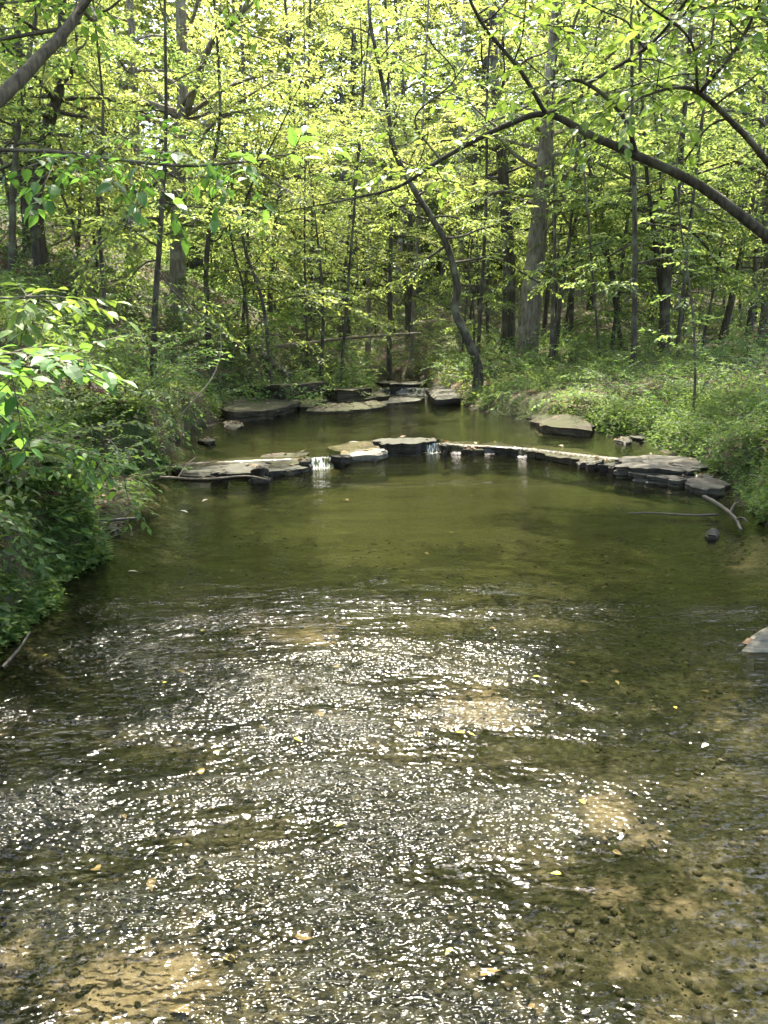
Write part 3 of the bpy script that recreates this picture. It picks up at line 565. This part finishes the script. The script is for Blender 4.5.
spray('sapling', [Pn5, at(95, 470, 6.5), at(105, 440, 6.4), at(120, 455, 6.1), at(126, 490, 6.0)], .010, .06, 10, .3, L_NEAR, 'sapling drooping over the muddy left shore', .3)

# ---------------------------------------------------------------- prototypes to repeat
def proto_understory(i):
    h = [5.5, 7.0, 4.5, 8.0][i]; b = np.zeros(3)
    P = [b, b + [rng.normal(0, .12), rng.normal(0, .12), h * .33], b + [rng.normal(0, .3), rng.normal(0, .3), h * .66], b + [rng.normal(0, .5), rng.normal(0, .5), h]]
    return tree('understory_tree', P, [.045, .06, .035, .07][i], .012, [26, 30, 22, 32][i], [.2, .28, .15, .3][i], [1.9, 2.2, 1.6, 2.4][i], .11, BARK_D, L_UND, 'x', elev=(-.2, .6), twl=.72, step=.22, spacing=.54)
def proto_canopy(i):
    h = [17, 19, 15][i]; b = np.zeros(3)
    P = [b, b + [rng.normal(0, .2), rng.normal(0, .2), h * .33], b + [rng.normal(0, .4), rng.normal(0, .4), h * .66], b + [rng.normal(0, .5), rng.normal(0, .5), h]]
    return tree('canopy_tree', P, [.17, .22, .13][i], .05, [34, 36, 30][i], [.22, .3, .2][i], [3.6, 4.0, 3.2][i], .15, [BARK_D, BARK_G, BARK_D][i], L_CAN, 'x', elev=(-.1, .8), twl=.95, step=.32, seg=8, spacing=.55)
def proto_pole(i):
    h = [9, 11, 7.5][i]; b = np.zeros(3)
    P = [b, b + [rng.normal(0, .12), rng.normal(0, .12), h * .33], b + [rng.normal(0, .3), rng.normal(0, .3), h * .66], b + [rng.normal(0, .6), rng.normal(0, .6), h]]
    return tree('slim_tree', P, [.04, .055, .03][i], .014, [10, 12, 8][i], [.5, .55, .4][i], 1.3, .11, BARK_D, L_UND, 'x', elev=(0, .8), twl=.6, step=.22, spacing=.5, seg=6)
def proto_shrub(i):
    gb, gl = Geo(), Geo(); n = [7, 9, 6, 10][i]; h = [1.1, 1.5, .8, 1.3][i]
    for k in range(n):
        az = k * 2.4 + rng.random(); e = rng.uniform(.6, 1.3); d = np.array([math.cos(az) * math.cos(e), math.sin(az) * math.cos(e), math.sin(e)])
        branch(gl, gb, np.array([math.cos(az), math.sin(az), -.5]) * .08, d, h * rng.uniform(.7, 1.2), .009, [.075, .085, .065, .08][i], 'quad' if i else 'full', .36, .085, .5, start=.2, seg=4, twigtube=True, twigr=.0018, spacing=.5)
    r = empty('shrub', (0, 0, 0), 'x', 'shrub'); gb.join(gl).build('foliage', BARK_B, r, smooth=False, mat2=L_SHR); return r
def proto_fern(i):
    gl = Geo(); n = 11 - i * 2
    for k in range(n):
        az = k * 2.4 + rng.random(); L = rng.uniform(.4, .62); t = np.linspace(0, 1, 12)[:, None]; d = np.array([math.cos(az), math.sin(az), 0])
        P = d * L * .8 * t + np.array([0, 0, 1.0]) * L * (.95 * t - .75 * t * t); tube(gl, P, np.linspace(.003, .001, 12), 3, .2)
        m = 26; tt = np.linspace(.12, 1, m); pos = np.stack([np.interp(tt, t[:, 0], P[:, c]) for c in range(3)], 1); s = np.cross(d, [0, 0, 1.0])
        w = .13 * np.sin(np.pi * np.clip(tt * .92 + .08, 0, 1)) ** .7 + .01
        for sg in (-1, 1): leaves(gl, pos, s * sg + d * .35 + np.array([0, 0, -.15]), np.array([0, 0, 1.0]) + rng.normal(0, .15, (m, 3)), w, .03 + w * .1)
    r = empty('fern', (0, 0, 0), 'x', 'fern'); gl.build('fronds', L_HERB, r, smooth=False); return r
USED = {}
def place(protos, pts, labeler, group, scl, zoff=0., rz=None):
    for k, (x, y) in enumerate(pts):
        src = protos[k % len(protos)]
        if id(src) not in USED: USED[id(src)] = 1; o = src
        else: o = copy_tree(src)
        s = scl * rng.uniform(.8, 1.25); o.scale = (s, s, s * rng.uniform(.9, 1.15)); o.rotation_euler = (rng.normal(0, .05), rng.normal(0, .05), rng.random() * 6.28)
        o.location = (x, y, gz(x, y) + zoff); o['group'] = group; o['label'] = labeler(x, y, k)
def scatter(n, y0, y1, dmin, mask, power=1.0):
    out = []; tries = 0
    while len(out) < n and tries < 60000:
        tries += 1; y = y0 + (y1 - y0) * rng.random() ** power; x = rng.uniform(-1, 1) * (y * .52 + 2.0)
        dl, dr = float(xl(y)) - x, x - float(xr(y))
        if not mask(x, y, dl, dr): continue
        if all((x - a) ** 2 + (y - b) ** 2 > dmin * dmin for a, b in out): out.append((x, y))
    return out
LAND = [(60, 'at the far left'), (150, 'left of the big grey trunk'), (225, 'by the grey trunk'), (300, 'above the leafy slab'), (370, 'above the fallen log'), (430, 'behind the creek head'),
        (490, 'behind the crooked tree'), (560, 'by the thick brown trunk'), (640, 'under the arch bend'), (710, 'under the arch right half'), (9999, 'at the far right')]
def where(x, y):
    p = pix((x, y, gz(x, y) + 1))[0]
    for lim, w in LAND:
        if p < lim: return w
def depthword(y): return 'just beyond the ledges' if y < 21 else ('deeper in the wood' if y < 30 else ('far back in the wood' if y < 40 else 'at the very back of the wood'))
place([proto_canopy(i) for i in range(3)], scatter(48, 29, 62, 2.9, lambda x, y, dl, dr: (dl > 1.5 or dr > 1.2)), lambda x, y, k: f'tall {("dark", "grey", "slender")[k % 3]} trunk {depthword(y)}, {where(x, y)}', 'tall trees filling the wood', 1.0)
SIDE = [(7.4, 3.0), (10.2, 5.6), (8.2, .2), (-6.8, 4.6), (-7.6, 8.8), (-5.8, 1.2), (-4.6, -3.5), (-1.2, -5.5), (2.6, -4.2), (6.4, -4.8), (-9.5, -2.5), (0.8, -9.5), (-5.5, -8.5), (5.5, -9.5), (10.5, -3.0)]  # trees out of view, added to shade the creek and close off the sky
SHADE_LABELS = ['tall tree on the right bank level with the viewer', 'tall tree further up the right bank flat', 'tall tree on the right bank behind the viewer',
         'tall tree on the left slope level with the pool', 'tall tree on the left slope near the ledge', 'tall tree on the left bank beside the viewer', 'tall tree just behind the viewer on the left', 'tall tree straight behind the viewer', 'tall tree behind the viewer, right of the creek', 'tall tree behind the viewer on the right bank', 'tall tree far behind on the left slope',
 'tall tree far straight behind the viewer', 'tall tree far behind, left of the creek', 'tall tree far behind, right of the creek', 'tall tree far behind on the right flat']
for (bx, by, top, lab) in ((5.6, 4.6, (3.2, 6.4, 8.8), 'leaning tree on the right bank spreading over the riffle'), (8.6, 12.6, (2.8, 13.6, 12.0), 'leaning tree on the right bank over the upper pool'), (-6.6, 7.4, (-3.2, 7.6, 9.2), 'leaning tree on the left slope above the near water'), (-7.6, 11.5, (-1.5, 12.0, 11.0), 'leaning tree on the left slope over the middle of the pool'), (7.9, 10.2, (1.9, 11.4, 11.0), 'leaning tree on the right bank over the middle of the pool'),
        (4.9, .2, (1.8, .6, 9.6), 'leaning tree on the right bank arching above the viewer'), (-4.6, -1.5, (-1.6, -1.2, 9.0), 'leaning tree on the left bank arching above the viewer')):
    b = np.array([bx, by, gz(bx, by)]); t_ = np.array(top)
    tree('leaning_tree', [b, b * .7 + t_ * .3 + [.4, 0, .6], b * .35 + t_ * .65 + [.3, 0, .5], t_], .12, .04, 24, .62, 2.9, .11, BARK_D, L_CAN, lab, elev=(-.05, .7), twl=1.0, step=.2, spacing=.36, group='tall trees of the near banks')  # added above the frame, crowns set in the sun's path to shade the water
CANP = [o for o in C.objects if o.name.startswith('canopy_tree') and o.parent is None and o.scale[0] != 1][:3]
for k, (x, y) in enumerate(SIDE):
    o = copy_tree(CANP[k % 3]); o.location = (x, y, gz(x, y)); o.rotation_euler = (0, 0, rng.random() * 6.28); sc_ = rng.uniform(.8, 1.0); o.scale = (sc_, sc_, sc_); o['label'] = SHADE_LABELS[k]; o['group'] = 'tall trees of the near banks'
def clear_of_heroes(x, y):
    p = pix((x, y, gz(x, y) + 2))[0]
    return all(y > Yh or abs(p - c) > 1.5 / y * 770 for c, Yh in ((180, 20), (530, 22), (462, 18.5), (508, 22)))
place([proto_understory(i) for i in range(4)], scatter(100, 15, 50, 1.3, lambda x, y, dl, dr: (dl > .8 or dr > .7) and clear_of_heroes(x, y) and not (y < 22 and dr > .7 and rng.random() < .6), 1.3), lambda x, y, k: f'{("leafy", "tall", "short", "spreading")[k % 4]} understory tree {depthword(y)}, {where(x, y)}', 'slim leafy understory trees', 1.0)
place([proto_pole(i) for i in range(3)], scatter(50, 17, 46, .9, lambda x, y, dl, dr: dl > .8 or dr > .7), lambda x, y, k: f'thin dark {("stem", "tall stem", "whip stem")[k % 3]} {depthword(y)}, {where(x, y)}', 'thin dark stems among the trees', 1.0)
def shr_lab(x, y, k):
    a = ('broad', 'tall', 'low', 'dense')[k % 4]; side = 'left bank' if x < float(xl(y)) else 'right bank'
    dpt = 'below the ledge' if y < 10 else ('beside the upper pool' if y < 16 else ('behind the upper pool' if y < 21 else 'back among the trunks'))
    return f'{a} shrub on the {side} {dpt}, {where(x, y)}'
place([proto_shrub(i) for i in range(4)], [(-3.0, 5.9), (-3.4, 7.2), (-3.1, 4.4), (-3.2, 5.2)] + scatter(84, 4.2, 22, .75, lambda x, y, dl, dr: (.35 < dl < 5), .9) + scatter(64, 7.4, 24, .8, lambda x, y, dl, dr: (.35 < dr < 6), .9) + scatter(110, 22, 42, 1.0, lambda x, y, dl, dr: (dl > .5 or dr > .5)), shr_lab, 'green shrubs of the creek banks', .75, -.05)
fp = [(-2.5, 4.0), (-2.75, 4.5), (-2.6, 5.1), (-3.0, 5.2), (-2.75, 5.9), (-3.2, 6.5), (-2.9, 3.4), (-3.3, 4.3), (-3.4, 7.5), (4.9, 8.4), (5.2, 9.6)]
place([proto_fern(i) for i in range(2)], fp, lambda x, y, k: ('fern at the near left bank edge', 'fern behind the nearest one on the left bank', 'fern hanging over the undercut left bank', 'fern up the left bank, behind the undercut', 'fern by the muddy shore', 'fern above the muddy shore', 'fern cut by the left edge', 'fern high on the left bank', 'fern beyond the muddy shore',
     'fern on the right bank above the driftwood', 'fern on the right bank behind the grey stones')[k], 'ferns on the creek banks', 1.0)

# ---------------------------------------------------------------- stuff: herbs, hanging grass, litter, far wood
def cover(name, n, y0, y1, side, dmax, leaf, hmax, m, label, power=1.5, clump=6, dmin=.05, thr=-.35):
    y = y0 + (y1 - y0) * rng.random(n) ** power; d = dmin + dmax * rng.random(n) ** 1.4
    if side == 'l': d = d + .5 * sst(5.5, 6.1, y) * (1 - sst(8.8, 9.4, y))
    x = np.where(np.full(n, side == 'l'), xl(y) - d, xr(y) + d); k = (np.abs(x) < y * .53 + 1.6) & (fbm(x * .9, y * .9, 40) > thr); x, y = x[k], y[k]
    h = hmax * rng.random(len(x)) ** 1.3 * (.6 + .6 * (fbm(x * 1.3, y * 1.3, 44) + .5)); h = np.clip(h, .02, None)
    z = height(x, y); g = Geo(); m_ = clump
    px = np.repeat(x, m_) + rng.normal(0, leaf * .7, len(x) * m_); py = np.repeat(y, m_) + rng.normal(0, leaf * .7, len(x) * m_); pz = np.repeat(z + h, m_) - rng.random(len(x) * m_) * np.repeat(h, m_) * .5
    az = rng.random(len(px)) * 6.28; dd = np.stack([np.cos(az), np.sin(az), rng.normal(-.1, .3, len(px))], 1); up = np.array([0, 0, 1.0]) + rng.normal(0, .4, (len(px), 3))
    L = leaf * rng.uniform(.5, 1.3, len(px)); leaves(g, np.stack([px, py, pz], 1), dd, up, L, L * rng.uniform(.4, .65, len(px)))
    tag(g.build(name, m, smooth=False), label, 'herbs', kind='stuff')
cover('herb_cover', 9000, 2.5, 16, 'l', 3.5, .055, .42, L_HERB, 'low green herbs covering the near left bank', 1.1)
cover('herb_cover', 5200, 2.4, 9.5, 'l', .55, .05, .16, L_HERB, 'dark leafy herbs hanging over the near left bank edge', 1.0, 6, -.03, -9)
cover('herb_cover', 1600, 2.6, 7.5, 'l', 1.2, .085, .5, L_SHR, 'broad leaved green plants crowding the near left bank', 1.0, 7, .0)
cover('herb_cover', 9000, 6.6, 18, 'r', 4.0, .05, .36, L_HERB, 'low green herbs covering the right bank', 1.0, thr=-.08)
cover('herb_cover', 3400, 6.6, 13, 'r', 1.6, .05, .22, L_HERB, 'small leaved herbs along the right water edge', 1.0, 6, .0, -9)
cover('herb_cover', 9000, 14, 42, 'l', 14, .09, .5, L_SHR, 'green undergrowth climbing the left slope', 1.0)
cover('herb_cover', 9000, 16, 46, 'r', 18, .09, .5, L_UND, 'green undergrowth on the far right bank flat', 1.0, thr=-.15)
def litter():
    n = 34000; y = 3 + 30 * rng.random(n) ** 1.4; x = rng.uniform(-1, 1, n) * (y * .53 + 2); z = height(x, y); k = (z - level(x, y) > .02) & ((x < xl(y) - .45 * (y < 6)) | (x > xr(y))); x, y, z = x[k], y[k], z[k]; nr_ = len(x)
    for O, c, zt in TOPS:
        m_ = 26 if c[1] < 12.5 else 60; i_ = rng.integers(0, len(O), m_); f_ = rng.random(m_)[:, None] ** .5 * .9; q = c + (O[i_] - c) * f_
        kk = rng.random(m_) < (.25 if zt < .2 else .8); q = q[kk]; x = np.append(x, q[:, 0]); y = np.append(y, q[:, 1]); z = np.append(z, np.full(len(q), zt))
    n = len(x)
    az = rng.random(n) * 6.28; g = Geo(); L = rng.uniform(.05, .11, n); e = .02
    gradx = (height(x + e, y) - z) / e; grady = (height(x, y + e) - z) / e; nr = np.stack([-np.clip(gradx, -2, 2), -np.clip(grady, -2, 2), np.ones(n)], 1); nr[nr_:, :2] = 0; nr = unit(nr)
    t = np.stack([np.cos(az), np.sin(az), np.zeros(n)], 1); t = t - nr * (t * nr).sum(1)[:, None]
    leaves(g, np.stack([x, y, z], 1) + nr * rng.uniform(.006, .04, n)[:, None], unit(t) + rng.normal(0, .2, (n, 3)), nr + rng.normal(0, .25, (n, 3)), L, L * .55)
    tag(g.build('leaf_litter', M_LITTER, smooth=False), 'brown dead leaves strewn over the forest floor', 'leaf litter', kind='stuff')
litter()
def bed_stones():
    ph = (1 + 5 ** .5) / 2
    I = unit(np.array([(-1, ph, 0), (1, ph, 0), (-1, -ph, 0), (1, -ph, 0), (0, -1, ph), (0, 1, ph), (0, -1, -ph), (0, 1, -ph), (ph, 0, -1), (ph, 0, 1), (-ph, 0, -1), (-ph, 0, 1)], float))
    FI = np.array([(0, 11, 5), (0, 5, 1), (0, 1, 7), (0, 7, 10), (0, 10, 11), (1, 5, 9), (5, 11, 4), (11, 10, 2), (10, 7, 6), (7, 1, 8), (3, 9, 4), (3, 4, 2), (3, 2, 6), (3, 6, 8), (3, 8, 9), (4, 9, 5), (2, 4, 11), (6, 2, 10), (8, 6, 7), (9, 8, 1)])
    n = 12000; y = 1.1 + 6 * rng.random(n) ** 1.2; x = rng.uniform(-1, 1, n) * (y * .53 + .3); k = (x > xl(y) + .05) & (x < xr(y) - .05) & (fbm(x * 1.6, y * 1.6, 81) > -.25); x, y = x[k], y[k]; n = len(x)
    r = .004 + .013 * rng.random(n) ** 4; z = height(x, y) + r * .25
    V = I[None] * (1 + .25 * rng.normal(0, 1, (n, 12, 1))) * r[:, None, None] * np.array([1, 1, .6]); a = rng.random(n) * 6.28; st = rng.uniform(.7, 1.5, n)
    V = np.stack([V[..., 0] * (st * np.cos(a))[:, None] - V[..., 1] * np.sin(a)[:, None], V[..., 0] * (st * np.sin(a))[:, None] + V[..., 1] * np.cos(a)[:, None], V[..., 2]], -1) + np.stack([x, y, z], 1)[:, None]
    g = Geo(); g.add(V.reshape(-1, 3), (np.arange(n)[:, None, None] * 12 + FI[None]).reshape(-1, 3), np.repeat(rng.random(n), 12))
    m, N, K, out = mat('gravel'); at_ = N('Attribute', attribute_name='var'); c = ramp(N, K, at_.outputs['Fac'], [(0, (.008, .009, .006)), (.6, (.024, .023, .017)), (.92, (.06, .052, .037)), (1, (.12, .105, .08))])
    p = N('BsdfPrincipled'); K(c, p.inputs['Base Color']); p.inputs['Roughness'].default_value = .8; p.inputs['Specular IOR Level'].default_value = .03; K(p.outputs[0], out.inputs[0])
    tag(g.build('gravel', m), 'small stones and pebbles strewn over the creek bed', 'gravel', kind='stuff')
    n = 90; y = 1.3 + 8 * rng.random(n) ** 1.2; x = rng.uniform(-1, 1, n) * (y * .52); k = (x > xl(y) + .05) & (x < xr(y) - .05); x, y = x[k], y[k]; n = len(x); a = rng.random(n) * 6.28; L = rng.uniform(.02, .07, n); g = Geo()
    leaves(g, np.stack([x, y, height(x, y) + .012], 1), np.stack([np.cos(a), np.sin(a), rng.normal(0, .12, n)], 1), np.array([0, 0, 1.0]) + rng.normal(0, .2, (n, 3)), L, L * .6, 'full')
    tag(g.build('sunken_leaves', M_LITTER), 'brown leaves sunk on the creek bed', 'leaf litter', kind='stuff')
bed_stones()
def hang():
    n = 2600; y = 3.2 + 6.0 * rng.random(n); x = xl(y) - rng.random(n) * .25; z = height(x, y); az = rng.normal(0, .7, n)
    g = Geo(); d = np.stack([np.cos(az), np.sin(az), rng.uniform(-1.3, .6, n)], 1); L = rng.uniform(.06, .22, n)
    leaves(g, np.stack([x, y, z], 1), d, np.array([0, 0, 1.0]) + rng.normal(0, .3, (n, 3)), L, .004 + .008 * rng.random(n))
    n = 2200; y = 7 + 10 * rng.random(n); x = xr(y) + rng.random(n) * .3; z = height(x, y); az = math.pi + rng.normal(0, .8, n)
    d = np.stack([np.cos(az), np.sin(az), rng.uniform(-.8, .9, n)], 1); L = rng.uniform(.08, .26, n)
    leaves(g, np.stack([x, y, z], 1), d, np.array([0, 0, 1.0]) + rng.normal(0, .3, (n, 3)), L, .004 + .008 * rng.random(n))
    tag(g.build('bank_grass', L_HERB, smooth=False), 'thin grass and rootlets hanging over the bank edges', 'grass', kind='stuff')
hang()
def far_wood():
    g = Geo(); n = 12000
    th = rng.uniform(-.75, .75, n); r = rng.uniform(52, 80, n); x = np.sin(th) * r; y = np.cos(th) * r; z = height(x, y) + np.where(rng.random(n) < .35, rng.random(n) * 8, rng.random(n) * 32)
    m = 34; sp = rng.uniform(.8, 1.8, n)
    P = np.repeat(np.stack([x, y, z], 1), m, 0) + rng.normal(0, 1, (n * m, 3)) * np.repeat(sp, m)[:, None] * np.array([1, 1, .55])
    az = rng.random(n * m) * 6.28; d = np.stack([np.cos(az), np.sin(az), rng.normal(-.1, .3, n * m)], 1); L = rng.uniform(.3, .62, n * m)
    leaves(g, P, d, np.array([0, 0, 1.0]) + rng.normal(0, .45, (n * m, 3)), L, L * .6)
    tag(g.build('far_wood', L_CAN, smooth=False), 'bright green mass of the wood closing the view', 'wood', kind='stuff')
far_wood()

# ---------------------------------------------------------------- leaves floating on the creek
FL = [(203, 630, .05, 1, 'yellow leaf floating left of the underwater sand patch'), (45, 655, .035, 1, 'tiny yellow leaf floating by the near left bank'), (165, 682, .035, 1, 'tiny yellow leaf in the left part of the riffle'),
      (298, 739, .05, 1, 'yellow leaf floating in the glittering riffle'), (217, 752, .04, 1, 'yellow green leaf adrift left of the glittering riffle'), (460, 732, .05, 1, 'yellow leaf just below the central sand patch'), (472, 734, .03, 1, 'small yellow scrap touching the leaf below the central sand patch'),
      (398, 724, .06, 0, 'whitish oval leaf left of the central sand patch'), (247, 816, .055, 0, 'whitish leaf in the middle of the left riffle'), (582, 801, .045, 1, 'yellow leaf left of the right hand sand patch'),
      (556, 873, .04, 1, 'lone yellow leaf right of the brightest glitter'), (705, 745, .05, 0, 'pale leaf adrift at the right'), (536, 676, .04, 1, 'yellow leaf at the right tip of the central sand patch'), (675, 707, .035, 1, 'small yellow leaf in the right shallows'),
      (205, 500, .10, 0, 'pale curled leaf afloat in front of the left ledge end'), (184, 511, .11, 0, 'long pale leaf afloat near the muddy shore'), (133, 571, .09, 0, 'dull pale leaf afloat near the undercut bank'), (404, 626, .05, 0, 'pale leaf where the pool turns to riffle'), (340, 824, .035, 1, 'tiny yellow leaf among the white glints')]
for (px, py, L, yl, lab) in FL:
    p = on(px, py, .012); g = Geo(); a = rng.random() * 6.28; L *= .8
    leaves(g, np.array([[-math.cos(a) * L / 2, -math.sin(a) * L / 2, 0]]), np.array([[math.cos(a), math.sin(a), .06]]), np.array([[.05, .1, 1.0]]), L, L * .6, 'full')
    o = g.build('floating_leaf', M_YEL if yl else M_WHT); o.location = p; tag(o, lab, 'leaf', 'leaves floating on the creek')

# ---------------------------------------------------------------- light, sky, camera
SUN_AZ, SUN_EL = R(-4), R(62)
sd = np.array([math.sin(SUN_AZ) * math.cos(SUN_EL), math.cos(SUN_AZ) * math.cos(SUN_EL), math.sin(SUN_EL)])
from mathutils import Vector
sl = bpy.data.lights.new('sun', 'SUN'); sl.energy = 3.6; sl.angle = R(.5); sl.color = (1, .93, .77)
so = bpy.data.objects.new('sun', sl); C.objects.link(so); so.rotation_euler = Vector(sd).to_track_quat('Z', 'Y').to_euler(); so.location = (0, 0, 30)
w = bpy.data.worlds.new('World'); bpy.context.scene.world = w; w.use_nodes = True
nt = w.node_tree; sky = nt.nodes.new('ShaderNodeTexSky'); sky.sky_type = 'NISHITA'; sky.sun_disc = False; sky.sun_elevation = SUN_EL; sky.sun_rotation = SUN_AZ; sky.air_density = 1.0; sky.dust_density = 3.0; sky.ozone_density = 1.0
bg = nt.nodes['Background']; nt.links.new(sky.outputs[0], bg.inputs[0]); bg.inputs[1].default_value = .15
cd = bpy.data.cameras.new('camera'); cd.sensor_fit = 'VERTICAL'; cd.sensor_height = 24; cd.lens = 24 * F / 1024; cd.clip_end = 600; cd.clip_start = .05
co = bpy.data.objects.new('camera', cd); C.objects.link(co); co.location = CAM; co.rotation_euler = (math.pi / 2 - PITCH, 0, 0)
sc = bpy.context.scene; sc.camera = co
sc.view_settings.view_transform = 'Standard'; sc.view_settings.look = 'None'; sc.view_settings.exposure = 2.85; sc.view_settings.gamma = 1
cy = sc.cycles; cy.max_bounces = 6; cy.diffuse_bounces = 3; cy.glossy_bounces = 2; cy.transmission_bounces = 4; cy.transparent_max_bounces = 4; cy.use_adaptive_sampling = True; cy.adaptive_threshold = .03; cy.caustics_reflective = False; cy.caustics_refractive = False
cy.sample_clamp_indirect = 6; cy.use_denoising = True
